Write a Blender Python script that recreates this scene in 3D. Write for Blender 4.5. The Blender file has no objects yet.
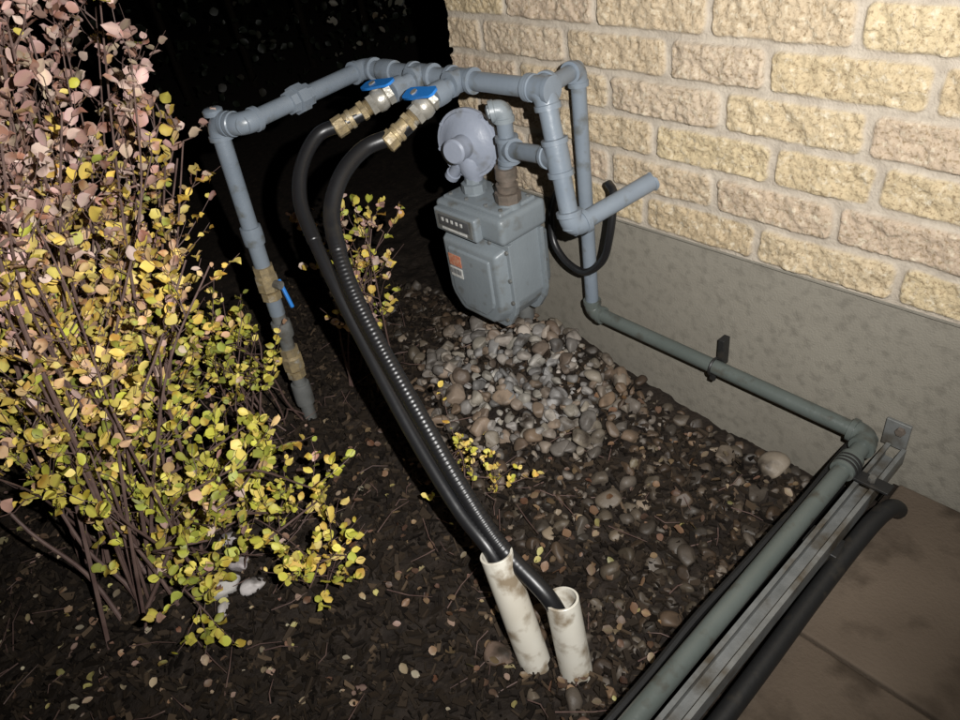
import bpy, bmesh, math, random
import numpy as np
from mathutils import Vector, Matrix
random.seed(7); rng=np.random.default_rng(11)
sc=bpy.context.scene
V=Vector

# ------------------------------------------------------------ helpers
def link(o,parent=None):
    sc.collection.objects.link(o)
    if parent: o.parent=parent
    return o
def empty(name):
    o=bpy.data.objects.new(name,None); o.empty_display_size=.05; return link(o)
class Acc:
    def __init__(s): s.v=[];s.f=[];s.m=[];s.mi=0
    def add(s,vs,fs):
        n=len(s.v); s.v+=[tuple(v) for v in vs]; s.f+=[tuple(i+n for i in f) for f in fs]; s.m+=[s.mi]*len(fs)
    def obj(s,name,mats,parent=None,angle=35):
        me=bpy.data.meshes.new(name); me.from_pydata(s.v,[],s.f)
        for m in (mats if isinstance(mats,(list,tuple)) else [mats]): me.materials.append(m)
        me.polygons.foreach_set('material_index',s.m)
        me.polygons.foreach_set('use_smooth',[True]*len(s.f))
        me.update(); 
        try: me.set_sharp_from_angle(angle=math.radians(angle))
        except Exception: pass
        return link(bpy.data.objects.new(name,me),parent)
def sweep(acc,pts,rad,segs=20,phase=0,cap=True):
    pts=[V(p) for p in pts]; n=len(pts)
    if not hasattr(rad,'__len__'): rad=[rad]*n
    T=[]
    for i in range(n):
        a=i-1 if i else 0; b=i+1 if i<n-1 else i
        while (pts[b]-pts[a]).length<1e-5 and (a>0 or b<n-1):
            if a>0:a-=1
            if b<n-1:b+=1
        T.append((pts[b]-pts[a]).normalized())
    ref=V((0,0,1)) if abs(T[0].z)<.9 else V((1,0,0))
    N=T[0].cross(ref).normalized(); vs=[]
    for i in range(n):
        N=(N-T[i]*N.dot(T[i])).normalized(); B=T[i].cross(N)
        for k in range(segs):
            a=2*math.pi*k/segs+phase
            vs.append(pts[i]+(N*math.cos(a)+B*math.sin(a))*rad[i])
    fs=[]
    for i in range(n-1):
        for k in range(segs):
            k2=(k+1)%segs
            fs.append((i*segs+k,i*segs+k2,(i+1)*segs+k2,(i+1)*segs+k))
    if cap:
        fs.append(tuple(range(segs))[::-1]); fs.append(tuple((n-1)*segs+k for k in range(segs)))
    acc.add(vs,fs)
def prof(acc,P,d,pr,segs=24,phase=0):
    """turned part: pr = [(distance along d, radius), ...]"""
    d=V(d).normalized(); P=V(P); last=-9
    pts=[];rr=[]
    for s,r in pr:
        if s<=last: s=last+.0004
        last=s; pts.append(P+d*s); rr.append(r)
    ref=V((0,0,1)) if abs(d.z)<.9 else V((1,0,0))
    N=d.cross(ref).normalized(); B=d.cross(N); vs=[];fs=[]
    for p,r in zip(pts,rr):
        for k in range(segs):
            a=2*math.pi*k/segs+phase; vs.append(p+(N*math.cos(a)+B*math.sin(a))*r)
    n=len(pts)
    for i in range(n-1):
        for k in range(segs):
            k2=(k+1)%segs; fs.append((i*segs+k,i*segs+k2,(i+1)*segs+k2,(i+1)*segs+k))
    fs.append(tuple(range(segs))[::-1]); fs.append(tuple((n-1)*segs+k for k in range(segs)))
    acc.add(vs,fs)
def elbow(acc,P,a,b,r,R=.03):
    a=V(a).normalized(); b=V(b).normalized(); P=V(P)
    pts=[];rr=[]
    e=R+.012; k=1.22
    pts+= [P-a*e, P-a*e+a*.001, P-a*(R), P-a*(R-.001)]; rr+=[r*1.0,r*1.36,r*1.36,r*k]
    for i in range(1,9):
        t=i/9; q=(P-a*R)*(1-t)**2+P*2*t*(1-t)+(P+b*R)*t*t
        pts.append(q); rr.append(r*k)
    pts+= [P+b*(R-.001),P+b*R,P+b*(e-.001),P+b*e]; rr+=[r*k,r*1.36,r*1.36,r]
    sweep(acc,pts,rr,22)
def tee(acc,P,d,b,r,L=.042):
    prof(acc,V(P)-V(d).normalized()*L,d,[(0,r),(.001,r*1.38),(.012,r*1.38),(.013,r*1.22),(2*L-.013,r*1.22),(2*L-.012,r*1.38),(2*L-.001,r*1.38),(2*L,r)])
    prof(acc,P,b,[(0,r*1.2),(L-.012,r*1.22),(L-.011,r*1.38),(L-.001,r*1.38),(L,r)])
def coupling(acc,P,d,r,L=.05):
    prof(acc,V(P)-V(d).normalized()*L/2,d,[(0,r),(.001,r*1.25),(.01,r*1.3),(L-.01,r*1.3),(L-.001,r*1.25),(L,r)])
def union(acc,P,d,r):
    prof(acc,V(P)-V(d).normalized()*.035,d,[(0,r),(.001,r*1.3),(.02,r*1.35),(.021,r*1.3)],8)
    prof(acc,V(P)-V(d).normalized()*.014,d,[(0,r*1.3),(.001,r*1.65),(.028,r*1.65),(.029,r*1.3)],8)
    prof(acc,V(P)+V(d).normalized()*.012,d,[(0,r*1.3),(.001,r*1.35),(.022,r*1.3),(.023,r)],8)
def hexnut(acc,P,d,r,L): prof(acc,P,d,[(0,r*.94),(.0015,r),(L-.0015,r),(L,r*.94)],6)
def run(acc,pts,r,elb=True):
    pts=[V(p) for p in pts]
    for i in range(len(pts)-1): sweep(acc,[pts[i],(pts[i]+pts[i+1])/2,pts[i+1]],r,22)
    if elb:
        for i in range(1,len(pts)-1): elbow(acc,pts[i],pts[i]-pts[i-1],pts[i+1]-pts[i],r)
def crom(P,step=.004):
    P=[np.array(p,float) for p in P]; P=[2*P[0]-P[1]]+P+[2*P[-1]-P[-2]]; out=[]
    for i in range(1,len(P)-2):
        L=np.linalg.norm(P[i+1]-P[i]); n=max(2,int(round(L/step)))
        for k in range(n):
            t=k/n; out.append(.5*((2*P[i])+(-P[i-1]+P[i+1])*t+(2*P[i-1]-5*P[i]+4*P[i+1]-P[i+2])*t*t+(-P[i-1]+3*P[i]-3*P[i+1]+P[i+2])*t**3))
    out.append(P[-2]); return out
def rbox(name,c,s,mat,parent=None,bev=.006,rot=None,seg=3):
    bm=bmesh.new(); bmesh.ops.create_cube(bm,size=1)
    bmesh.ops.scale(bm,vec=s,verts=bm.verts)
    if bev: bmesh.ops.bevel(bm,geom=bm.edges[:],offset=bev,segments=seg,affect='EDGES',profile=.6)
    me=bpy.data.meshes.new(name); bm.to_mesh(me); bm.free()
    for p in me.polygons:p.use_smooth=True
    me.set_sharp_from_angle(angle=math.radians(40)); me.materials.append(mat)
    o=link(bpy.data.objects.new(name,me),parent); o.location=c
    if rot:o.rotation_euler=rot
    return o
def prism(name,outline,y0,y1,mat,parent=None,bev=.006,taper=1.0,cx=0,cz=0):
    bm=bmesh.new(); n=len(outline)
    A=[bm.verts.new((x,y0,z)) for x,z in outline]
    B=[bm.verts.new((cx+(x-cx)*taper,y1,cz+(z-cz)*taper)) for x,z in outline]
    bm.faces.new(A); bm.faces.new(B[::-1])
    for i in range(n): bm.faces.new((A[i],B[i],B[(i+1)%n],A[(i+1)%n]))
    bmesh.ops.recalc_face_normals(bm,faces=bm.faces)
    ed=[e for e in bm.edges if all(v in B for v in e.verts)]+[e for e in bm.edges if (e.verts[0] in B)!=(e.verts[1] in B)]
    if bev: bmesh.ops.bevel(bm,geom=ed,offset=bev,segments=3,affect='EDGES',profile=.6)
    me=bpy.data.meshes.new(name); bm.to_mesh(me); bm.free()
    for p in me.polygons:p.use_smooth=True
    me.set_sharp_from_angle(angle=math.radians(40)); me.materials.append(mat)
    return link(bpy.data.objects.new(name,me),parent)
def vnoise(x,y,scale,seed):
    r=np.random.default_rng(seed).random((256,256)); x=x/scale+37.3; y=y/scale+91.7
    xi=np.floor(x).astype(int); yi=np.floor(y).astype(int); fx=x-xi; fy=y-yi
    fx=fx*fx*(3-2*fx); fy=fy*fy*(3-2*fy); g=lambda a,b:r[a%256,b%256]
    return (g(xi,yi)*(1-fx)+g(xi+1,yi)*fx)*(1-fy)+(g(xi,yi+1)*(1-fx)+g(xi+1,yi+1)*fx)*fy-.5
def fbm(x,y,scale,seed,o=4):
    s=0;a=1
    for i in range(o): s=s+a*vnoise(x,y,scale/2**i,seed+i); a*=.55
    return s

# ------------------------------------------------------------ materials
def mat(name,col,rough=.6,metal=0,noise=None,col2=None,nscale=20,bump=0,bscale=80,spec=.5,attr=None,dirt=None,bdist=.003):
    m=bpy.data.materials.new(name); m.use_nodes=True; nt=m.node_tree; N=nt.nodes; L=nt.links
    b=N['Principled BSDF']; b.inputs['Roughness'].default_value=rough; b.inputs['Metallic'].default_value=metal
    b.inputs['Specular IOR Level'].default_value=spec
    tc=N.new('ShaderNodeTexCoord'); src=None
    if attr:
        a=N.new('ShaderNodeAttribute'); a.attribute_name=attr; src=a.outputs['Color']
    else:
        rgb=N.new('ShaderNodeRGB'); rgb.outputs[0].default_value=(*col,1); src=rgb.outputs[0]
    def mixc(f,a,bc):
        mx=N.new('ShaderNodeMix'); mx.data_type='RGBA'
        L.new(f,mx.inputs[0]); L.new(a,mx.inputs[6]); mx.inputs[7].default_value=(*bc,1)
        return mx.outputs[2]
    def nz(scale,detail=3,r0=.4,r1=.6):
        n=N.new('ShaderNodeTexNoise'); n.inputs['Scale'].default_value=scale; n.inputs['Detail'].default_value=detail
        L.new(tc.outputs['Object'],n.inputs['Vector'])
        mr=N.new('ShaderNodeMapRange'); mr.inputs[1].default_value=r0; mr.inputs[2].default_value=r1; L.new(n.outputs[0],mr.inputs[0])
        return mr.outputs[0],n.outputs[0]
    if col2: src=mixc(nz(nscale,3,.3,.7)[0],src,col2)
    if dirt: src=mixc(nz(dirt[1],5,dirt[2],dirt[2]+.18)[0],src,dirt[0])
    L.new(src,b.inputs['Base Color'])
    if bump:
        bp=N.new('ShaderNodeBump'); bp.inputs['Strength'].default_value=bump; bp.inputs['Distance'].default_value=bdist
        L.new(nz(bscale,3)[1],bp.inputs['Height']); L.new(bp.outputs[0],b.inputs['Normal'])
    return m
M_pipe=mat('grey_pipe_paint',(.175,.205,.240),.36,col2=(.140,.168,.202),nscale=9,bump=.3,bscale=90,bdist=.002,dirt=((.10,.105,.10),26,.57))
M_pipe2=mat('green_grey_pipe_paint',(.092,.106,.098),.36,col2=(.072,.085,.078),nscale=7,bump=.3,bscale=90,bdist=.002,dirt=((.052,.048,.038),26,.56))
M_meter=mat('meter_paint',(.200,.228,.248),.40,col2=(.17,.195,.212),nscale=6,bump=.35,bscale=120,bdist=.002,dirt=((.12,.12,.11),22,.57))
M_reg=mat('regulator_paint',(.26,.285,.345),.38,col2=(.22,.245,.30),nscale=10,bump=.25,bscale=90,dirt=((.15,.155,.16),22,.58))
M_brass=mat('weathered_brass',(.36,.28,.15),.5,.35,col2=(.22,.175,.11),nscale=70,bump=.5,bscale=200,bdist=.002,dirt=((.42,.40,.35),40,.58))
M_steel=mat('galvanised_steel',(.21,.215,.21),.5,.35,col2=(.15,.155,.15),nscale=25,bump=.25,dirt=((.085,.070,.05),14,.50))
M_chrome=mat('nickel_valve_body',(.50,.48,.43),.36,.6,col2=(.36,.34,.29),nscale=60,bump=.3,bscale=120)
M_rust=mat('rusty_fitting',(.17,.135,.11),.6,.2,col2=(.10,.085,.07),nscale=45,bump=.6)
M_black=mat('black_jacket',(.009,.009,.010),.38,bump=.12,bscale=60,spec=.5,dirt=((.026,.023,.018),10,.6))
M_blackm=mat('black_plastic_matt',(.012,.012,.012),.5,bump=.2,dirt=((.045,.037,.027),14,.56))
M_blue=mat('blue_handle',(.02,.17,.52),.35,bump=.1)
M_pvc=mat('white_pvc',(.66,.64,.57),.4,col2=(.54,.50,.42),nscale=7,dirt=((.24,.19,.13),22,.50))
M_plate=mat('index_plate',(.05,.055,.06),.3,col2=(.08,.08,.085),nscale=60)
M_white=mat('white_print',(.6,.6,.58),.5,col2=(.4,.4,.38),nscale=90)
M_seal=mat('old_sealant',(.36,.345,.31),.7,col2=(.24,.23,.20),nscale=60,bump=.6)
M_red=mat('red_sticker',(.42,.10,.05),.5,col2=(.5,.3,.2),nscale=110)
M_stem=mat('bark',(.075,.042,.036),.65,col2=(.14,.09,.075),nscale=30)
def leafmat():
    m=bpy.data.materials.new('leaf'); m.use_nodes=True; nt=m.node_tree; b=nt.nodes['Principled BSDF']; b.inputs['Roughness'].default_value=.5; b.inputs['Specular IOR Level'].default_value=.3
    a=nt.nodes.new('ShaderNodeAttribute'); a.attribute_name='Col'; nt.links.new(a.outputs['Color'],b.inputs['Base Color']); return m
M_leaf=leafmat()
M_chip=mat('mulch_chip',(1,1,1),.85,attr='Col',spec=.12)
M_rock=mat('river_stone',(1,1,1),.55,attr='Col',bump=.55,bscale=75,dirt=((.036,.027,.020),15,.52),spec=.4)
M_soil=mat('wet_mulch_soil',(.024,.0175,.013),.8,col2=(.012,.009,.007),nscale=30,bump=1.0,bscale=110,spec=.2,dirt=((.042,.031,.022),45,.58),bdist=.004)
M_conc=mat('foundation_concrete',(.225,.208,.172),.9,col2=(.185,.170,.142),nscale=2.2,bump=.8,bscale=230,spec=.12,dirt=((.165,.152,.126),42,.50),bdist=.0016)
M_pave=mat('concrete_slab',(.130,.100,.074),.85,col2=(.088,.066,.048),nscale=4,bump=.8,bscale=160,spec=.2,dirt=((.055,.041,.029),11,.50),bdist=.002)

def brickmat():
    m=bpy.data.materials.new('rock_faced_brick'); m.use_nodes=True; nt=m.node_tree;N=nt.nodes;L=nt.links
    b=N['Principled BSDF']; b.inputs['Roughness'].default_value=.9; b.inputs['Specular IOR Level'].default_value=.15
    a=N.new('ShaderNodeAttribute'); a.attribute_name='Col'; sp=N.new('ShaderNodeSeparateColor'); L.new(a.outputs['Color'],sp.inputs[0])
    tc=N.new('ShaderNodeTexCoord')
    def noise(s,d=3):
        n=N.new('ShaderNodeTexNoise'); n.inputs['Scale'].default_value=s; n.inputs['Detail'].default_value=d; n.inputs['Roughness'].default_value=.65; L.new(tc.outputs['Object'],n.inputs['Vector']); return n.outputs[0]
    cr=N.new('ShaderNodeValToRGB'); e=cr.color_ramp; e.elements[0].color=(.40,.315,.205,1); e.elements[1].color=(.43,.35,.26,1)
    x=e.elements.new(.35); x.color=(.46,.375,.235,1); x=e.elements.new(.7); x.color=(.40,.315,.235,1)
    L.new(sp.outputs[1],cr.inputs[0])
    def mix(f,c1,c2):
        k=N.new('ShaderNodeMix');k.data_type='RGBA'
        L.new(f,k.inputs[0])
        for s,i in((c1,6),(c2,7)):
            if hasattr(s,'is_output'):L.new(s,k.inputs[i])
            else:k.inputs[i].default_value=(*s,1)
        return k.outputs[2]
    def rng_(s,a0,a1):
        r=N.new('ShaderNodeMapRange');r.inputs[1].default_value=a0;r.inputs[2].default_value=a1;L.new(s,r.inputs[0]);return r.outputs[0]
    c=mix(rng_(noise(150,3),.50,.68),cr.outputs[0],(.23,.17,.10))
    c=mix(rng_(noise(70,3),.54,.72),c,(.54,.475,.36))
    mo=mix(rng_(noise(25,3),.4,.6),(.41,.36,.295),(.34,.295,.24))
    c=mix(sp.outputs[0],mo,c)
    L.new(c,b.inputs['Base Color'])
    bp=N.new('ShaderNodeBump'); bp.inputs['Strength'].default_value=.7; bp.inputs['Distance'].default_value=.004; L.new(noise(190,3),bp.inputs['Height']); L.new(bp.outputs[0],b.inputs['Normal'])
    return m
M_brick=brickmat()

def set_col(me,cols):
    ca=me.color_attributes.new('Col','FLOAT_COLOR','POINT'); ca.data.foreach_set('color',np.asarray(cols,dtype=np.float32).ravel())
def grid_obj(name,X,Y,Z,material,parent=None,cols=None):
    ny,nx=X.shape; co=np.stack([X,Y,Z],-1).reshape(-1,3).astype(np.float32)
    i=np.arange(nx*ny).reshape(ny,nx); q=np.stack([i[:-1,:-1],i[:-1,1:],i[1:,1:],i[1:,:-1]],-1).reshape(-1,4)
    return big_mesh(name,co,q.ravel(),4,material,cols,parent)
def big_mesh(name,verts,faces_flat,fsize,material,cols=None,parent=None,smooth=True):
    me=bpy.data.meshes.new(name); me.vertices.add(len(verts)); me.vertices.foreach_set('co',np.asarray(verts,np.float32).ravel())
    f=np.asarray(faces_flat,np.int32); me.loops.add(len(f)); me.loops.foreach_set('vertex_index',f)
    n=len(f)//fsize; me.polygons.add(n); me.polygons.foreach_set('loop_start',np.arange(0,len(f),fsize,dtype=np.int32)); me.polygons.foreach_set('loop_total',np.full(n,fsize,np.int32))
    me.polygons.foreach_set('use_smooth',np.full(n,smooth)); me.update(calc_edges=True)
    if cols is not None:set_col(me,cols)
    me.materials.append(material); return link(bpy.data.objects.new(name,me),parent)

# ------------------------------------------------------------ house
house=empty('brick_house')
CH=.0905; Z0=.532
joints0={0:-.69,1:-.80,2:-.67,3:-.79,4:-.70,5:-.83}
def brick_field(U,W,seed,offs=None):
    row=np.floor(W/CH).astype(int); mask=np.zeros_like(U); bid=np.zeros_like(U)
    wob=.0045*vnoise(U,W,.06,seed+70)+.003*vnoise(U,W,.02,seed+71)
    Uw=U+wob*1.5; Ww=W+wob
    for r in range(row.min(),row.max()+1):
        rr=np.random.default_rng(500+seed*31+r); j0=(offs or {}).get(r, rr.uniform(-.8,-.5))
        js=[j0]
        while js[-1]<4: js.append(js[-1]+rr.choice([.29,.29,.285,.27,.20]))
        while js[0]>-4: js.insert(0,js[0]-rr.choice([.29,.285,.28,.22]))
        js=np.array(js); sel=row==r
        u=Uw[sel]; k=np.searchsorted(js,u)-1; d=np.minimum(u-js[k],js[k+1]-u); w=Ww[sel]-r*CH; dv=np.minimum(w,CH-w)
        dx=np.clip(.022-d,0,None);dy=np.clip(.022-dv,0,None); dd=.022-np.sqrt(dx*dx+dy*dy)
        m=np.clip((dd-.0055)/.006,0,1); mask[sel]=m*m*(3-2*m)
        ids=rr.random(len(js)+1); bid[sel]=ids[k]
    rel=mask*(.007+.009*fbm(U,W,.05,seed+3,5)+.005*fbm(U,W,.012,seed+9,3)+.005*(bid-.5))+(1-mask)*(.0012*fbm(U,W,.02,seed+20,3))
    return rel,mask,bid
def wallpart(name,u0,u1,w0,w1,step,seed,kind):
    us=np.arange(u0,u1+step/2,step); ws=np.arange(w0,w1+step/2,step); U,W=np.meshgrid(us,ws)
    rel,mask,bid=brick_field(U,W,seed,joints0 if kind=='f' else None)
    cols=np.stack([mask,bid,rel*0,np.ones_like(rel)],-1)
    if kind=='f': return grid_obj(name,U,-rel-.006,Z0+W,M_brick,house,cols)
    return grid_obj(name,-1.622-rel,-U,Z0+W,M_brick,house,cols)
wallpart('brick_front_wall',-1.62,.3,0,.80,.0034,1,'f')
wallpart('brick_front_wall_upper',-1.62,.3,.80,2.5,.014,1,'f')
wallpart('brick_front_wall_side',.3,3,0,2.5,.014,1,'f')
wallpart('brick_return_wall',-3,0,0,2.5,.014,5,'r')
us=np.arange(-1.60,3,.008); ws=np.arange(-.15,Z0+.001,.008); U,W=np.meshgrid(us,ws)
grid_obj('foundation',U,.004-.0022*fbm(U,W,.25,40,5)-.0010*fbm(U,W,.015,44,2),W,M_conc,house)
rbox('brick_ledge',(.69,.06,Z0-.004),(4.6,.13,.008),M_conc,house,bev=.002)
rbox('foundation_return',(-1.57,1.55,.19),(.06,3.0,.68),M_conc,house,bev=.004)
rbox('roof_eave',(.6,1.2,3.12),(5.2,3.6,.16),M_conc,house,bev=.01)

# ------------------------------------------------------------ ground
def gh(x,y):
    x=np.asarray(x,float);y=np.asarray(y,float)
    h=.11*np.exp(-(((x+1.36)/.34)**2+((y+.14)/.24)**2))+.03*fbm(x,y,.35,60,3)+.014*fbm(x,y,.06,64,3)
    h+=.05*np.exp(-(((x+1.5)/.25)**2+((y+1.3)/.25)**2))
    return h
def axis(a,b,step,far):
    core=np.arange(a,b,step); out=[];s=step;p=b
    while p<far: out.append(p); s*=1.25; p+=s
    lo=[];s=step;p=a-step
    while p>-far: lo.append(p); s*=1.25; p-=s
    return np.array(lo[::-1]+list(core)+out+[far])
ax=axis(-2.6,-.2,.010,80); ay=axis(-2.2,.1,.010,80); X,Y=np.meshgrid(ax,ay)
edge=np.clip((np.maximum(np.abs(X+1.3),np.abs(Y+1))-1.5)/2,0,1)
Zg=(gh(X,Y)+.014*np.abs(fbm(X,Y,.025,80,3)))*(1-edge)
inside=(X>-1.58)&(Y>.02); Zg=np.where(inside,-.1,Zg); Zg=np.where((X>-.36),np.minimum(Zg,.03),Zg)
grid_obj('ground',X,Y,Zg,M_soil)
gx=np.arange(-2.8,.1,.01); gy=np.arange(-2.4,.2,.01); GH=gh(*np.meshgrid(gx,gy))
def g1(x,y): return float(GH[min(max(int(round((y+2.4)/.01)),0),len(gy)-1),min(max(int(round((x+2.8)/.01)),0),len(gx)-1)])

pav=empty('pavement')
rows=[(-.30,.17),(.17,.64),(.64,1.11),(1.11,1.58)]
for i,(xa,xb) in enumerate(rows):
    y=-.008-(.19 if i%2 else 0)
    if i%2: rbox('slab',((xa+xb)/2,-.008-.093,.06),(xb-xa-.008,.180,.08),M_pave,pav,bev=.006)
    while y>-3.2:
        L=.47; rbox('slab',((xa+xb)/2,y-L/2,.06+random.uniform(-.0015,.0015)),(xb-xa-.008,L-.008,.08),M_pave,pav,bev=.006,rot=(0,0,random.uniform(-.003,.003))); y-=L
rbox('bedding_sand',(.64,-1.7,.035),(1.9,3.4,.09),M_soil,pav,bev=0)

# ------------------------------------------------------------ rocks
bm=bmesh.new(); bmesh.ops.create_icosphere(bm,subdivisions=3,radius=1); bm.verts.ensure_lookup_table()
IV=np.array([v.co[:] for v in bm.verts]); IF=np.array([[v.index for v in f.verts] for f in bm.faces]); bm.free()
pal=np.array([(.34,.32,.29),(.27,.265,.26),(.36,.34,.30),(.25,.19,.14),(.38,.34,.30),(.20,.195,.19),(.31,.25,.20),(.18,.14,.11),(.39,.38,.37),(.30,.28,.24),(.24,.235,.23)])*.82
def rotm(a,b,c):
    return np.array(Matrix.Rotation(a,3,'Z')@Matrix.Rotation(b,3,'X')@Matrix.Rotation(c,3,'Y'))
def rock_verts(c,s,flat,r):
    d=IV.copy(); k=r.normal(size=(4,3))*1.5; ph=r.random(4)*6.3
    n=sum(np.sin(IV@k[i]+ph[i]) for i in range(4))*.085
    for _ in range(7):
        nrm=r.normal(size=3); nrm/=np.linalg.norm(nrm); cut=r.uniform(.50,.80); over=np.clip(d@nrm-cut,0,None); d=d-over[:,None]*nrm*.88
    d=d*(1+n)[:,None]*np.array([1,r.uniform(.6,.95),flat])*s
    R=rotm(r.uniform(0,6.3),r.normal()*.4,r.normal()*.4); return d@R.T+c
edgeP=np.array([(-2.05,-.02),(-2.0,-.25),(-1.65,-.34),(-1.35,-.55),(-1.05,-.68),(-.80,-.76),(-.62,-.80),(-.50,-.86),(-.43,-1.2),(-.415,-1.2),(-.415,-.02)])
def inpoly(x,y,P):
    c=False;j=len(P)-1
    for i in range(len(P)):
        if (P[i][1]>y)!=(P[j][1]>y) and x<(P[j][0]-P[i][0])*(y-P[i][1])/(P[j][1]-P[i][1])+P[i][0]: c=not c
        j=i
    return c
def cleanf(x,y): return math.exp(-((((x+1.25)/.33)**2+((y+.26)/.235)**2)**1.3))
rv=[];rc=[];CX=np.zeros((4000,3));nc=0
for trial in range(11500):
    x=rng.uniform(-2.05,-.415);y=rng.uniform(-1.2,-.02)
    if not inpoly(x,y,edgeP): continue
    clean=cleanf(x,y); near=math.exp(-((y/.22)**2)); mud=float(vnoise(np.array(x),np.array(y),.14,333))
    if rng.random()>max(clean,near*.75,.50+mud*1.4): continue
    s=rng.choice([.010,.014,.019,.025,.031],p=[.17,.26,.28,.20,.09])*rng.uniform(.9,1.15)
    layer=0
    if nc:
        A=CX[:nc]; d=np.hypot(A[:,0]-x,A[:,1]-y); R=A[:,2]
        if (d<(R+s)*.60).any():
            if clean>.3 and (d<(R+s)*.5).sum()<4 and rng.random()<.4: layer=1
            else: continue
    sink=.4 if clean>.3 else rng.uniform(-.15,.38)
    z=g1(x,y)+s*sink+(.020 if layer else 0)
    CX[nc]=(x,y,s); nc+=1
    rv.append(rock_verts(np.array([x,y,z]),s,rng.uniform(.5,.85),rng))
    c=pal[rng.integers(len(pal))]*rng.uniform(.65,1.15)
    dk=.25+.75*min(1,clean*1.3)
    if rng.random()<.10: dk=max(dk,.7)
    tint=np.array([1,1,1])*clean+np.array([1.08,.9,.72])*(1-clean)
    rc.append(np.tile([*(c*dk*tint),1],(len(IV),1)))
for (x,y,s,c) in [(-.72,-.87,.034,(.15,.105,.08)),(-1.30,-1.20,.045,(.48,.46,.44)),(-1.26,-1.15,.034,(.46,.43,.42)),(-1.33,-1.14,.036,(.42,.38,.38)),(-.56,-.06,.045,(.21,.175,.135)),(-.68,-.09,.034,(.15,.12,.09)),(-1.25,-1.23,.026,(.45,.42,.40)),(-.47,-.93,.03,(.12,.09,.07)),(-.60,-.88,.02,(.12,.095,.07)),(-1.08,-.30,.03,(.42,.40,.38)),(-1.42,-1.12,.03,(.4,.36,.36))]:
    rv.append(rock_verts(np.array([x,y,g1(x,y)+s*.35]),s,.65,rng)); rc.append(np.tile([*c,1],(len(IV),1)))
n=len(rv); F=(IF[None]+np.arange(n)[:,None,None]*len(IV)).ravel()
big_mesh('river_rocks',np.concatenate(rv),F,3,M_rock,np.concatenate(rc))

# ------------------------------------------------------------ mulch chips
def scatter_chips(n):
    x=rng.uniform(-2.5,-.42,n);y=rng.uniform(-1.95,-.05,n); z=gh(x,y)+.008
    L=rng.uniform(.003,.018,n)*rng.uniform(.6,1.3,n);w=L*rng.uniform(.12,.5,n);t=rng.uniform(.001,.005,n)
    b=np.array([[-1,-.6,-1],[1,-1,-1],[.8,1,-1],[-1,.7,-1],[-1,-.6,1],[1,-1,1],[.8,1,1],[-1,.7,1]],float)
    P=b[None]*np.stack([L,w,t],-1)[:,None]
    a=rng.uniform(0,6.3,n); p=rng.normal(size=n)*.45; q=rng.normal(size=n)*.45
    P[...,2]+=P[...,0]*np.sin(p)[:,None]+P[...,1]*np.sin(q)[:,None]
    X_=P[...,0]*np.cos(a)[:,None]-P[...,1]*np.sin(a)[:,None]; Y_=P[...,0]*np.sin(a)[:,None]+P[...,1]*np.cos(a)[:,None]
    co=np.stack([X_+x[:,None],Y_+y[:,None],P[...,2]+z[:,None]],-1).reshape(-1,3)
    fq=np.array([0,3,2,1,4,5,6,7,0,1,5,4,1,2,6,5,2,3,7,6,3,0,4,7])
    F=(fq[None]+8*np.arange(n)[:,None]).ravel()
    pc_=np.array([(.021,.0155,.011),(.036,.026,.018),(.012,.009,.007),(.080,.056,.036)])[rng.choice(4,size=n,p=[.4,.3,.24,.06])]*rng.uniform(.6,1.2,n)[:,None]
    cs=np.repeat(np.concatenate([pc_,np.ones((n,1))],1),8,axis=0)
    big_mesh('mulch',co,F,4,M_chip,cs,smooth=False)
scatter_chips(20000)

# ------------------------------------------------------------ leaves
LS=[(.12,.22),(.34,.39),(.60,.41),(.84,.24)]
lt=[(0,0,0)]
for t,w in LS: lt+=[(t,w,.05+.05*t),(t,0,0),(t,-w,.05+.05*t)]
lt.append((1.0,0,-.05)); LT=np.array(lt)
LFq=[(0,2,1),(0,3,2)]
for i in range(3):
    a=1+3*i; b=a+3
    LFq+=[(a,a+1,b+1),(a,b+1,b),(a+1,a+2,b+2),(a+1,b+2,b+1)]
LFq+=[(10,11,13),(11,12,13)]
NL=len(LT)
class Leaves:
    def __init__(s): s.v=[];s.c=[]
    def add(s,p,d,nrm,size,col):
        d=d/np.linalg.norm(d); b=np.cross(nrm,d); nb=np.linalg.norm(b)
        if nb<1e-3: return
        b/=nb; n=np.cross(d,b); w=rng.uniform(.68,1.1); cu=rng.uniform(-.3,.5)
        T=LT.copy(); T[:,2]*=rng.uniform(.5,2.6); T[:,2]+=cu*(T[:,0]**2)*.6; T[1:-1,1]*=rng.uniform(.88,1.1,NL-2)
        s.v.append(p+size*(T[:,0:1]*d+T[:,1:2]*w*b+T[:,2:3]*n))
        c=np.tile([*col,1],(NL,1)); k=rng.uniform(.72,1.12); c[[1,3,4,6,7,9,10,12,13],:3]*=np.array([k,k*rng.uniform(.85,1.05),k])
        if rng.random()<.3: c[rng.integers(4,14):,:3]*=np.array([.75,.6,.5])
        s.c.append(c)
    def obj(s,name,parent=None):
        n=len(s.v); F=(np.array(LFq)[None]+np.arange(n)[:,None,None]*NL).ravel()
        return big_mesh(name,np.concatenate(s.v),F,3,M_leaf,np.concatenate(s.c),parent)
pink=[(.56,.40,.34),(.48,.31,.26),(.60,.46,.38),(.38,.24,.19),(.54,.42,.30),(.44,.26,.20)]
yell=[(.66,.48,.11),(.70,.56,.17),(.64,.44,.20),(.58,.38,.22),(.64,.54,.14),(.66,.50,.10)]
gren=[(.46,.45,.06),(.56,.53,.09),(.38,.40,.06),(.62,.55,.10),(.30,.33,.06),(.64,.52,.12)]
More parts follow.
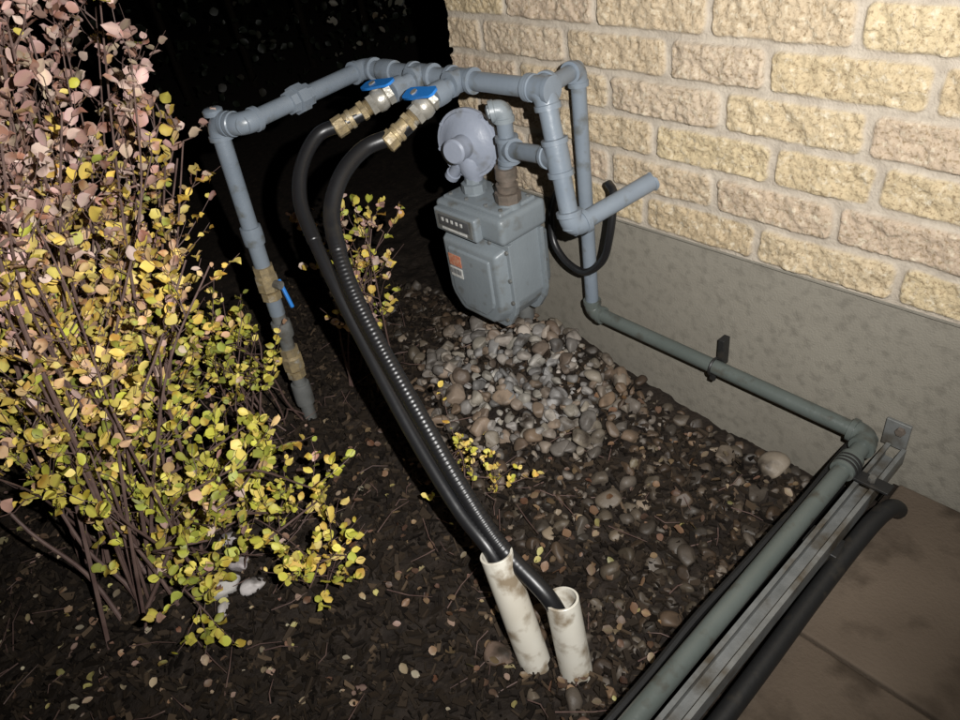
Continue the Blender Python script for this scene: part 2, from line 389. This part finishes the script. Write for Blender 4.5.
def leafcol(z,r):
    a=z+rng.normal()*.11
    L=pink if a>.86 else (yell if a>.50 else gren)
    if rng.random()<.10: L=[pink,yell,gren][rng.integers(3)]
    return np.array(L[rng.integers(len(L))])*rng.uniform(.6,1.1)
def shrub(name,bases,tips,leafsize=.021,twigs=9,leaf_z0=.12,density=1.,rs=.0045,lo=.2,colf=leafcol):
    root=empty(name); st=Acc(); lv=Leaves()
    for tip in tips:
        b=np.array(bases[rng.integers(len(bases))])+rng.normal(size=3)*[.05,.05,0]; tip=np.array(tip)
        b[2]=g1(b[0],b[1])-.01
        mid=(b+tip)/2+rng.normal(size=3)*.04; mid[:2]=b[:2]+(tip[:2]-b[:2])*rng.uniform(.28,.45)
        path=crom([b,(b*.5+mid*.5)+rng.normal(size=3)*.012,mid,(mid+tip)/2+rng.normal(size=3)*.02,tip],.03)
        n=len(path); r0=rs*rng.uniform(.6,1.3)
        sweep(st,path,[r0*(1-.75*i/n)+.0006 for i in range(n)],7)
        H=np.linalg.norm(tip-b)
        nt_=int(twigs*max(.5,H))
        for k in range(nt_):
            f=rng.uniform(lo,1)**.8; p=path[min(n-1,int(f*n))]
            dr=tip-b; dr/=np.linalg.norm(dr); side=rng.normal(size=3); side-=dr*side.dot(dr); side/=np.linalg.norm(side)
            L=rng.uniform(.06,.20)*(1.25-.5*f); dd=dr*rng.uniform(.3,.9)+side*rng.uniform(.5,1); dd/=np.linalg.norm(dd)
            pts=[p+dd*L*t+np.array([0,0,.25*L*t*t])+rng.normal(size=3)*.004*(t>0) for t in np.linspace(0,1,5)]
            sweep(st,pts,[.0014,.0012,.0010,.0008,.0005],5)
            nl=int(rng.integers(5,11)*density)
            for j in range(nl):
                t=rng.uniform(.15,1.02); q=p+dd*L*t+np.array([0,0,.25*L*t*t])
                if q[2]<leaf_z0*rng.random(): continue
                sd=rng.normal(size=3); sd[2]=abs(sd[2])*.3; d=dd*.4+sd/np.linalg.norm(sd)
                nr=np.array([0.5,-.2,.85])+rng.normal(size=3)*.6
                lv.add(q,d,nr,leafsize*(1+.15*(q[2]>.8))*rng.uniform(.5,1.25),colf(q[2],rng))
    st.obj('stems',M_stem,root); lv.obj('leaves',root); return root
bases=[(-1.50,-1.30,0),(-1.42,-1.24,0),(-1.60,-1.38,0),(-1.52,-1.20,0),(-1.66,-1.30,0),(-1.40,-1.34,0)]
tips=[]
for i in range(44):   # tall canes
    x=rng.uniform(-2.05,-1.35); ra=rng.uniform(.03,.325); z=rng.uniform(1.05,1.60)-(.32 if ra>.25 else 0); tips.append((x,-1.305+ra*(-x),z))
for i in range(28):
    x=rng.uniform(-1.95,-1.3); z=rng.uniform(.35,.95); ra=rng.uniform(-.14,.27); tips.append((x,-1.305+ra*(-x),z))
for i in range(24):
    tips.append((rng.uniform(-1.62,-1.15),rng.uniform(-1.28,-.92),rng.uniform(.08,.38)))
shrub('shrub',bases,tips,leafsize=.0265,twigs=13)
# low arching sprigs running out to the right of the clump
def lcl(z,r): return np.array((yell[:2]+gren[:4]+yell[4:])[rng.integers(8)])*rng.uniform(.75,1.1)
shrub('shrub',[(-1.36,-1.10,0),(-1.32,-1.06,0)],[(rng.uniform(-1.26,-1.08),rng.uniform(-1.06,-.93),rng.uniform(.04,.13)) for i in range(7)],leafsize=.024,twigs=9,lo=.3,rs=.0022,colf=lcl,leaf_z0=.0)
def lc2(z,r):
    L=(yell+pink)if rng.random()<.7 else gren
    return np.array(L[rng.integers(len(L))])*rng.uniform(.7,1.1)
shrub('shrub',[(-1.66,-.45,0),(-1.72,-.5,0)],[(-1.70+rng.uniform(-.16,.14),-.42+rng.uniform(-.12,.1),rng.uniform(.3,.62)) for i in range(12)],leafsize=.0265,twigs=9,lo=.35,colf=lc2,rs=.003)
shrub('shrub',[(-1.78,-.78,0),(-1.70,-.86,0)],[(-1.74+rng.uniform(-.2,.2),-.84+rng.uniform(-.12,.08),rng.uniform(.15,.5)) for i in range(18)],leafsize=.024,twigs=9,lo=.25,rs=.003)
def lcy(z,r): return np.array(([*yell[:2],*gren[:2]])[rng.integers(4)])*rng.uniform(.8,1.1)
shrub('weed',[(-1.17,-.58,0)],[(-1.17+rng.uniform(-.05,.05),-.58+rng.uniform(-.05,.05),rng.uniform(.03,.10)) for i in range(4)],leafsize=.017,twigs=4,lo=.3,rs=.001,colf=lcy,leaf_z0=0)
shrub('weed',[(-1.02,-.60,0)],[(-1.02+rng.uniform(-.05,.05),-.60+rng.uniform(-.05,.05),rng.uniform(.03,.11)) for i in range(4)],leafsize=.017,twigs=4,lo=.3,rs=.001,colf=lcy,leaf_z0=0)

fl=Leaves()
def drop(x,y,extra=.013,c=None,s=None,lo=.3):
    L=[(.50,.40,.26),(.56,.47,.25),(.44,.34,.22),(.58,.52,.36),(.34,.23,.14),(.54,.50,.18),(.52,.36,.28),(.30,.18,.12),(.22,.14,.09)]
    col=np.array(c or L[rng.integers(len(L))])*rng.uniform(lo,1.0)
    a=rng.uniform(0,6.3); fl.add(np.array([x,y,g1(x,y)+extra]),np.array([math.cos(a),math.sin(a),rng.normal()*.3]),np.array([0.1,0,1.])+rng.normal(size=3)*.5,(s or .0185)*rng.uniform(.45,1.35),col)
for i in range(1900):
    x,y=rng.uniform(-2.3,-.6),rng.uniform(-1.95,-.6)
    if rng.random()<.14+.60*math.exp(-(((x+1.4)/.45)**2+((y+1.35)/.36)**2)): drop(x,y)
for i in range(380):
    x,y=rng.uniform(-1.5,-.42),rng.uniform(-.95,-.08)
    if rng.random()>cleanf(x,y): drop(x,y,.022,c=[(.20,.12,.07),(.26,.18,.10),(.15,.09,.06),(.40,.36,.14),(.30,.24,.15)][rng.choice(5,p=[.25,.25,.25,.08,.17])],s=.020)
fl.obj('fallen_leaves')
tw=Acc()
for i in range(190):
    x,y=rng.uniform(-2,-.45),rng.uniform(-1.8,-.2); a=rng.uniform(0,6.3); L=rng.uniform(.03,.14); z=g1(x,y)+.016
    p=np.array([x,y,z]); d=np.array([math.cos(a),math.sin(a),rng.normal()*.08])
    sweep(tw,[p,p+d*L*.5+rng.normal(size=3)*.006,p+d*L],[.0015,.0012,.0006],5)
tw.obj('fallen_twigs',M_stem)

# hedge in the dark behind
M_dark=mat('hedge_wood',(.010,.008,.006),.95,spec=.0)
hd=empty('hedge'); hl=Leaves(); hs=Acc()
for i in range(14):
    t=i/13; bx=-5.7+.7*t; by=-2.4+6.4*t
    sweep(hs,[V((bx,by,-.02)),V((bx+rng.normal()*.05,by,.6)),V((bx+rng.normal()*.08,by,1.3))],[.03,.022,.01],8)
for i in range(4600):
    t=rng.random(); z=rng.random()**.8*2.3
    if i>3600: t=rng.uniform(.62,.82)
    w=.42*(1-.25*z/2.2)+.08*math.sin(t*31)+.05*math.sin(z*9+t*17)
    x=-5.6+.7*t+w*rng.uniform(.2,1)*(1 if rng.random()<.85 else -1); y=-2.4+6.4*t
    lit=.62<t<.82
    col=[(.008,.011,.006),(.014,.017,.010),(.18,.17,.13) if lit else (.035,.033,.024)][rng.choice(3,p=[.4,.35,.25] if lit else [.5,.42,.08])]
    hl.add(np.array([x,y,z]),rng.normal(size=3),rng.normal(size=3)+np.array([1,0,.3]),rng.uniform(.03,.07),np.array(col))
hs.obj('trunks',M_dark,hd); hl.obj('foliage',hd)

# ------------------------------------------------------------ piping
R=.0215
E1=V((-1.722,-.668,.900));E2=V((-1.640,-.640,.900));E3=V((-1.716,-.235,.900));E4=V((-1.090,-.206,.916));E5=V((-1.134,-.052,.909));E6=V((-1.130,-.050,.250));E7=V((-.366,-.050,.226));E8=V((-.352,-1.9,.215))
B1=V((-1.024,-.222,.617));W1=V((-.958,.01,.662))
mf=empty('gas_pipe_manifold'); a=Acc()
run(a,[E1,E2,E3,E4],R,False)
elbow(a,E2,E2-E1,E3-E2,R); elbow(a,E3,E3-E2,E4-E3,R,.034)
d23=(E3-E2).normalized(); union(a,E2+(E3-E2)*.42,d23,R)
d34=(E4-E3).normalized()
T1=E3+d34*.237; T2=E3+d34*.375
tee(a,T1,d34,(0,-1,0),R); tee(a,T2,d34,(0,-1,0),R)
coupling(a,E3+d34*.10,d34,R,.055)
tee(a,E4-d34*.012,d34,(E5-E4),R*1.0,.036)
a.obj('header_pipe',M_pipe,mf)
a=Acc(); run(a,[E4,B1,W1],R); elbow(a,E4,d34,B1-E4,R,.03)
bt=E4+(B1-E4)*.47; ddn=(B1-E4).normalized()
tee(a,bt,ddn,V((-1.262,-.170,.738))-bt,R)
prof(a,W1-(W1-B1).normalized()*.022,W1-B1,[(0,R*1.05),(.004,R*1.2),(.016,R*1.2)])
a.obj('supply_drop_pipe',M_pipe,mf)
a=Acc(); prof(a,W1-(W1-B1).normalized()*.014,W1-B1,[(0,R*1.05),(.003,R*1.35),(.010,R*1.6),(.020,R*1.8)]); a.obj('wall_sealant',M_seal,mf)
gl=empty('gas_line_pipe'); a=Acc(); r2=.018
run(a,[E4,E5,E6],r2,False); elbow(a,E5,E5-E4,E6-E5,r2,.028)
a.obj('rear_drop',M_pipe,gl)
a=Acc(); r3=.0182
run(a,[E6,E7,E8],r3,False); elbow(a,E6,(0,0,-1),E7-E6,r3,.026); elbow(a,E7,E7-E6,E8-E7,.0195,.03)
coupling(a,E7+(E8-E7)*.055,(E8-E7),.0195,.05)
a.obj('wall_run',M_pipe2,gl)
pc=empty('pipe_clamp'); 
rbox('strut',(-.745,-.012,.262),(.016,.028,.080),M_blackm,pc,bev=.002)
a=Acc(); sweep(a,[V((-.745+.0001,-.05+.022*math.cos(t),.238+.022*math.sin(t))) for t in np.linspace(0,6.28,25)],.0032,6); a.obj('strap',M_blackm,pc)
rbox('lug',(-.745,-.052,.208),(.014,.008,.022),M_blackm,pc,bev=.001)
for yy in (-.155,-.95):
    c=empty('pipe_clamp'); a=Acc(); xx=-.364
    for o in (-.010,0,.010):
        sweep(a,[V((xx+.0225*math.cos(t),yy+o,.226+.0225*math.sin(t))) for t in np.linspace(0,6.28,25)],.0042,6)
    a.obj('strap',M_blackm,c); rbox('tab',(xx+.055,yy,.214),(.07,.03,.006),M_blackm,c,bev=.001)
    a=Acc(); hexnut(a,(xx+.052,yy,.216),(0,0,1),.008,.012); a.obj('bolt',M_steel,c)
sc_=empty('strut_channel'); W_,H_,tk=.041,.041,.0035
def chan(name,xc,zc,y0,y1):
    pr=[(-W_/2,H_/2),(-W_/2,-H_/2),(W_/2,-H_/2),(W_/2,H_/2),(W_/2-.009,H_/2),(W_/2-.009,H_/2-.006),(W_/2-.009+.003,H_/2-.006),(W_/2-.006,H_/2-tk),(W_/2-tk,H_/2-tk),(W_/2-tk,-H_/2+tk),(-W_/2+tk,-H_/2+tk),(-W_/2+tk,H_/2-tk),(-W_/2+.006,H_/2-tk),(-W_/2+.006,H_/2-.006),(-W_/2+.009,H_/2-.006),(-W_/2+.009,H_/2)]
    n=len(pr); vs=[(xc+x,y0,zc+z) for x,z in pr]+[(xc+x,y1,zc+z) for x,z in pr]
    fs=[(i,(i+1)%n,n+(i+1)%n,n+i) for i in range(n)]
    a=Acc(); a.add(vs,fs); return a.obj(name,M_steel,sc_,20)
chan('channel',-.322,.178,-.012,-1.9)
rbox('end_plate',(-.330,-.006,.225),(.05,.008,.070),M_steel,sc_,bev=.002)
a=Acc(); hexnut(a,(-.322,-.010,.242),(0,-1,0),.010,.010); a.obj('bolt',M_rust,sc_)
for yy in (-.3,-.9,-1.5): rbox('block',(-.325,yy,.128),(.07,.05,.055),M_blackm,sc_,bev=.003)
# flexible black bed edging, slightly wavy
eg=crom([(-.404,-.03,0),(-.400,-.3,0),(-.407,-.6,0),(-.401,-.9,0),(-.406,-1.3,0),(-.402,-1.9,0)],.03); a=Acc()
n=len(eg); vs=[];fs=[]
for i,p in enumerate(eg):
    zt=.186+.004*math.sin(i*.23)+.002*math.sin(i*.71)
    for dx,z in ((-.006,-.02),(-.006,zt-.004),(0,zt),(.006,zt-.004),(.006,-.02)): vs.append((p[0]+dx,p[1],z))
for i in range(n-1):
    for k in range(4): fs.append((i*5+k,i*5+k+1,(i+1)*5+k+1,(i+1)*5+k))
a.add(vs,fs); a.obj('landscape_edging',M_blackm)
a=Acc(); sweep(a,crom([(-.262,-.110,.125),(-.270,-.135,.148),(-.280,-.20,.150),(-.286,-.4,.132),(-.282,-.8,.126),(-.284,-1.9,.125)],.02),.0185,16); a.obj('drain_hose',M_blackm)

lr=empty('gas_riser_pipe'); L0=V((-1.712,-.716,-.05)); a=Acc()
dl=(E1-L0).normalized()
sweep(a,[L0+dl*.42,L0+dl*.7,E1],R,22); elbow(a,E1,dl,E2-E1,R,.028)
prof(a,E1+V((0,0,.02)),(0,0,1),[(0,R*1.1),(.012,R*1.1),(.016,R*.8)])
coupling(a,L0+dl*.66,dl,R,.05)
a.obj('upper_pipe',M_pipe,lr)
a=Acc(); sweep(a,[L0,L0+dl*.2,L0+dl*.45],R*.92,20); coupling(a,L0+dl*.14,dl,R,.075); coupling(a,L0+dl*.37,dl,R,.05); a.obj('galvanised_nipple',M_steel,lr)
a=Acc()
for s in (.52,.255):
    P=L0+dl*s; prof(a,P-dl*.05,dl,[(0,R),(.001,R*1.3),(.022,R*1.3),(.023,R*1.1),(.03,R*1.45),(.07,R*1.45),(.077,R*1.1),(.078,R*1.3),(.10,R*1.3),(.101,R)],8)
a.obj('brass_fittings',M_brass,lr)
P=L0+dl*.52; rbox('handle',(P.x+.045,P.y+.02,P.z-.03),(.012,.010,.085),M_blue,lr,bev=.004,rot=(0,-.35,0))
a=Acc(); prof(a,P,(1,.3,0),[(0,.012),(.05,.012)],10); a.obj('handle_stem',M_steel,lr)

def valve(T,P1,P2,tilt):
    T=V(T);P1=V(P1);P2=V(P2); o=empty('ball_valve'); a=Acc()
    d0=(P1-T).normalized(); sweep(a,[T+d0*.03,(T+P1)/2,P1],R,20); coupling(a,P1-d0*.016,d0,R,.036); a.obj('inlet_nipple',M_pipe,o)
    d=(P2-P1).normalized(); L=(P2-P1).length; a=Acc(); r=.0205
    prof(a,P1,d,[(0,r),(.0005,r*1.25),(.016,r*1.25),(.017,r*1.0)],6)
    prof(a,P1+d*.015,d,[(0,r*.95),(.006,r*1.3),(.018,r*1.42),(.030,r*1.3),(.037,r*.95)],20)
    prof(a,P1+d*.048,d,[(0,r*.9),(.0005,r*1.25),(.015,r*1.25),(.016,r*.9)],6,.3)
    a.obj('body',M_chrome,o)
    a=Acc(); s0=.063
    prof(a,P1+d*s0,d,[(0,r*.8),(.0005,r*.98),(.003,r*.84),(.004,r*.98),(.006,r*.84),(.007,r*.98),(.010,r*.84),(.012,r*.84)],18)
    prof(a,P1+d*(s0+.011),d,[(0,r*1.05),(.002,r*1.2),(.014,r*1.2),(.016,r*1.05)],6,.5)
    rem=L-s0-.027+.040
    prof(a,P1+d*(s0+.026),d,[(0,r*.95),(rem*.3,r*.95),(rem*.31,r*1.12),(rem*.38,r*1.16),(rem*.45,r*1.12),(rem*.46,r*1.0),(rem*.6,r*1.0)],20)
    prof(a,P1+d*(s0+.026+rem*.58),d,[(0,r*1.05),(.002,r*1.22),(rem*.38,r*1.22),(rem*.42,r*1.0)],8,.2)
    a.obj('brass_adapter',M_brass,o)
    c=P1+d*.030; up=V((0,0,1)); up=(up-d*up.dot(d)).normalized(); a=Acc(); prof(a,c,up,[(0,.011),(.036,.011)],12); prof(a,c+up*.035,up,[(0,.009),(.009,.009)],6); a.obj('stem',M_chrome,o)
    side=V((1,0,0)); side=(side-up*side.dot(up)).normalized(); hdir=(side*math.cos(tilt)-d*math.sin(tilt)).normalized()
    q=c+up*.034-hdir*.012
    pts=[(-.024,.010),(-.016,.017),(.014,.018),(.05,.015),(.078,.015),(.086,.008),(.086,-.008),(.078,-.015),(.05,-.015),(.014,-.018),(-.016,-.017),(-.024,-.010)]
    w=hdir.cross(up); vs=[]
    for h in (0,.006):
        for s,t in pts: vs.append(q+hdir*s+w*t+up*(h+max(s,0)*.05))
    n=len(pts); fs=[tuple(range(n))[::-1],tuple(range(n,2*n))]+[(i,(i+1)%n,n+(i+1)%n,n+i) for i in range(n)]
    a=Acc(); a.add(vs,fs); a.obj('handle',M_blue,o,60); return o
valve(T1,(-1.480,-.325,.897),(-1.522,-.435,.858),.15)
valve(T2,(-1.345,-.305,.897),(-1.368,-.405,.845),.1)
H2=[(-1.358,-.372,.858),(-1.371,-.413,.841),(-1.397,-.482,.831),(-1.384,-.563,.802),(-1.353,-.627,.752),(-1.300,-.665,.70),(-1.226,-.697,.628),(-1.128,-.720,.539),(-.996,-.743,.430),(-.874,-.765,.333),(-.754,-.778,.245),(-.636,-.773,.181),(-.60,-.768,.10)]
H1=[(-1.505,-.40,.868),(-1.525,-.451,.855),(-1.552,-.507,.843),(-1.533,-.578,.80),(-1.488,-.630,.744),(-1.422,-.658,.685),(-1.32,-.688,.602),(-1.202,-.717,.504),(-1.025,-.759,.383),(-.86,-.790,.288),(-.753,-.797,.225),(-.70,-.805,.10)]
for H,r,rb in ((H1,.0155,.0),(H2,.0172,.00042)):
    p=crom(H,.0016); a=Acc(); n=len(p); rr=[]
    for i in range(n):
        f=i/n; env=max(0,min(1,(f-.28)/.05))*max(0,min(1,(.88-f)/.05)); rib=rb*env*math.sin(i*2*math.pi/6.0)
        rr.append(r*(1.10 if f<.30 else 1.0)+rib)
    sweep(a,p,rr,20); a.obj('flexible_gas_hose',M_black,None,80)

def pvc(top,bot,ro=.0335,ri=.029):
    top=V(top);bot=V(bot); d=(top-bot).normalized(); L=(top-bot).length; bot=bot-d*.08; L+=.08
    a=Acc(); prof_pts=[(bot,ro),(top-d*.001,ro),(top,ro-.001),(top,ri),(top-d*.12,ri)]
    N=d.cross(V((0,1,0))).normalized(); B=d.cross(N); s=36; vs=[];fs=[]
    for p,r in prof_pts:
        for k in range(s): t=6.28318*k/s; vs.append(p+(N*math.cos(t)+B*math.sin(t))*r)
    for i in range(4):
        for k in range(s): k2=(k+1)%s; fs.append((i*s+k,i*s+k2,(i+1)*s+k2,(i+1)*s+k))
    a.add(vs,fs); a.obj('pvc_conduit',M_pvc)
pvc((-.745,-.797,.245),(-.662,-.815,0)); pvc((-.617,-.755,.175),(-.578,-.775,0))

# ------------------------------------------------------------ meter
gm=empty('gas_meter'); cx=-1.372; ym=-.165
def outl(w,zt,zb,zc,wb):
    return [(cx-w,zt),(cx+w,zt),(cx+w,zc),(cx+w*.93,zc-(zc-zb)*.35),(cx+wb,zb+.012),(cx+wb*.8,zb),(cx-wb*.8,zb),(cx-wb,zb+.012),(cx-w*.93,zc-(zc-zb)*.35),(cx-w,zc)]
prism('case',outl(.120,.520,.245,.32,.085),ym+.055,ym-.055,M_meter,gm,bev=.004)
prism('front_flange',outl(.130,.505,.232,.315,.095),ym-.052,ym-.066,M_meter,gm,bev=.003)
prism('front_cover',outl(.118,.492,.245,.318,.083),ym-.064,ym-.098,M_meter,gm,bev=.011,taper=.90,cx=cx,cz=.37)
prism('front_raised_panel',outl(.085,.462,.275,.33,.055),ym-.096,ym-.104,M_meter,gm,bev=.004,taper=.95,cx=cx,cz=.37)
prism('rear_flange',outl(.130,.505,.232,.315,.095),ym+.052,ym+.066,M_meter,gm,bev=.003)
prism('rear_cover',outl(.118,.492,.245,.318,.083),ym+.064,ym+.108,M_meter,gm,bev=.014,taper=.86,cx=cx,cz=.37)
rbox('gallery',(cx,ym,.545),(.262,.165,.075),M_meter,gm,bev=.016)
rbox('gallery_lid',(cx,ym,.584),(.225,.13,.014),M_meter,gm,bev=.006)
rbox('index_housing',(cx-.030,ym-.090,.540),(.165,.028,.066),M_meter,gm,bev=.007)
rbox('index_frame',(cx-.030,ym-.1048,.541),(.142,.004,.050),M_steel,gm,bev=.001)
rbox('index_window',(cx-.030,ym-.1070,.545),(.122,.003,.030),M_plate,gm,bev=.001)
for i in range(5): rbox('dial',(cx-.072+i*.019,ym-.1090,.549),(.008,.0015,.010),M_white,gm,bev=.0003)
rbox('index_label',(cx-.030,ym-.1075,.5225),(.10,.0015,.007),M_white,gm,bev=.0003)
rbox('warning_sticker',(cx-.055,ym-.1055,.425),(.050,.002,.036),M_red,gm,bev=.0005)
rbox('barcode_sticker',(cx-.055,ym-.1055,.387),(.050,.002,.030),M_white,gm,bev=.0005)
for i in range(9): rbox('barcode_bar',(cx-.075+i*.0048,ym-.1070,.390),(.0016+.0012*(i%3==0),.001,.016),M_plate,gm,bev=0)
rbox('serial_badge',(cx-.040,ym-.070,.498),(.09,.010,.010),M_steel,gm,bev=.002)
a=Acc()
for x_,z_ in [(-.122,.485),(.122,.485),(-.122,.40),(.122,.40),(-.122,.33),(.122,.33),(-.06,.498),(.0,.498),(.06,.498),(-.09,.262),(.09,.262)]:
    hexnut(a,(cx+x_,ym-.064,z_),(0,-1,0),.006,.008); hexnut(a,(cx+x_,ym+.064,z_),(0,1,0),.006,.008)
for x_ in (-.095,-.03,.045,.1):
    hexnut(a,(cx+x_,ym-.05,.590),(0,0,1),.006,.006); hexnut(a,(cx+x_,ym+.05,.590),(0,0,1),.006,.006)
a.obj('bolts',M_steel,gm)
a=Acc()
for x_ in (-1.418,-1.287):
    prof(a,(x_,-.170,.580),(0,0,1),[(0,.032),(.018,.030),(.019,.027)])
prof(a,(-1.418,-.17,.597),(0,0,1),[(0,.034),(.022,.034),(.023,.024),(.04,.022)],8)
a.obj('swivel_nuts',M_meter,gm)

mr=empty('meter_outlet_riser'); a=Acc(); P=V((-1.287,-.170,.597))
prof(a,P,(0,0,1),[(0,.030),(.001,.034),(.026,.034),(.027,.024)],8)
prof(a,P+V((0,0,.027)),(.06,0,1),[(0,.022),(.003,.027),(.02,.029),(.021,.022),(.035,.022),(.036,.028),(.066,.028),(.067,.021)],20)
a.obj('union',M_rust,mr)
a=Acc(); Tm=V((-1.266,-.170,.738)); Te=V((-1.268,-.170,.838))
sweep(a,[P+V((0,0,.08)),Tm,Te],R*.92,20); tee(a,Tm,(0,0,1),bt-Tm,R*.95,.034); sweep(a,[Tm,(Tm+bt)/2,bt],R*.95,20)
a.obj('outlet_pipe',M_pipe,mr)
a=Acc(); elbow(a,Te,(0,0,1),(-.5,-.6,-.1),R*.90,.020); prof(a,Te+V((-.5,-.6,-.1)).normalized()*.026,(-.5,-.6,-.1),[(0,R*.7),(.010,R*.8),(.014,R*.5)],8); a.obj('elbow',M_meter,mr)

rg=empty('gas_regulator'); c=V((-1.418,-.170,.724)); a=Acc(); ax_=V((.34,-1,.10)).normalized()
prof(a,c-ax_*.030,ax_,[(-.012,.037),(0,.066),(.008,.074),(.018,.083),(.019,.090),(.030,.090),(.031,.083),(.035,.080),(.038,.068),(.044,.060),(.050,.044),(.055,.031),(.085,.028),(.086,.032),(.100,.032),(.105,.027)],40)
for k in range(8):
    t=k*math.pi/4+.2; N=ax_.cross(V((0,0,1))).normalized(); B=ax_.cross(N)
    hexnut(a,c-ax_*.013+(N*math.cos(t)+B*math.sin(t))*.085,ax_,.0055,.018)
prof(a,V((-1.418,-.165,.625)),(0,0,1),[(0,.024),(.015,.028),(.03,.035),(.06,.038),(.08,.03)],20)
prof(a,V((-1.418,-.150,.665)),(0,1,0),[(0,.026),(.03,.024),(.031,.029),(.05,.029),(.051,.02)],16)
prof(a,c+V((-.02,-.02,-.05)),(-.6,-.1,-.7),[(0,.016),(.04,.016),(.041,.020),(.055,.020)],14)
a.obj('diaphragm_housing',M_reg,rg)
sr=empty('service_riser'); a=Acc()
S=V((-1.396,-.060,-.05)); St=V((-1.418,-.060,.665)); run(a,[S,St,V((-1.418,-.12,.665))],.0175); coupling(a,(-1.397,-.060,.16),(0,0,1),.019,.07)
a.obj('galvanised_riser',M_steel,sr)

cb=crom([(-1.04,-.07,.66),(-1.01,-.09,.655),(-1.0,-.105,.62),(-1.005,-.115,.55),(-1.03,-.11,.48),(-1.08,-.10,.425),(-1.13,-.09,.40),(-1.19,-.085,.415),(-1.235,-.075,.46),(-1.24,-.06,.55),(-1.20,-.05,.64)],.01)
a=Acc(); sweep(a,cb,.0095,12); a.obj('black_cable',M_black)

# ------------------------------------------------------------ camera
Mx=[[0.67186,0.7272,-0.14067],[0.37113,-0.49488,-0.78572],[-0.64099,0.47569,-0.60237]]
cam=bpy.data.objects.new('camera',bpy.data.cameras.new('camera')); link(cam)
X_,Yd,Fw=[V(r) for r in Mx]; m=Matrix((X_,-Yd,-Fw)).transposed().to_4x4(); m.translation=V((0,-1.305,1.4)); cam.matrix_world=m
cam.data.sensor_width=36; cam.data.lens=721/960*36; cam.data.clip_start=.02; cam.data.clip_end=500; sc.camera=cam
# ------------------------------------------------------------ light
w=bpy.data.worlds.new('World'); sc.world=w; w.use_nodes=True; nt=w.node_tree; bg=nt.nodes['Background']
sky=nt.nodes.new('ShaderNodeTexSky'); sky.sky_type='NISHITA'; sky.sun_disc=False; sky.sun_elevation=math.radians(2); sky.sun_rotation=math.radians(200)
nt.links.new(sky.outputs[0],bg.inputs[0]); bg.inputs[1].default_value=.0008
ld=bpy.data.lights.new('phone_flash','SPOT'); ld.energy=205; ld.spot_size=math.radians(128); ld.spot_blend=1; ld.shadow_soft_size=.008; ld.color=(1,.98,.95)
lo=bpy.data.objects.new('phone_flash',ld); link(lo)
pos=V((0,-1.305,1.4))+X_*.13-Yd*.07; lo.location=pos
tgt=V((-1.2,-.33,.86)); lo.rotation_euler=(tgt-pos).to_track_quat('-Z','Y').to_euler()
sc.view_settings.view_transform='Standard'; sc.view_settings.look='None'; sc.view_settings.exposure=0
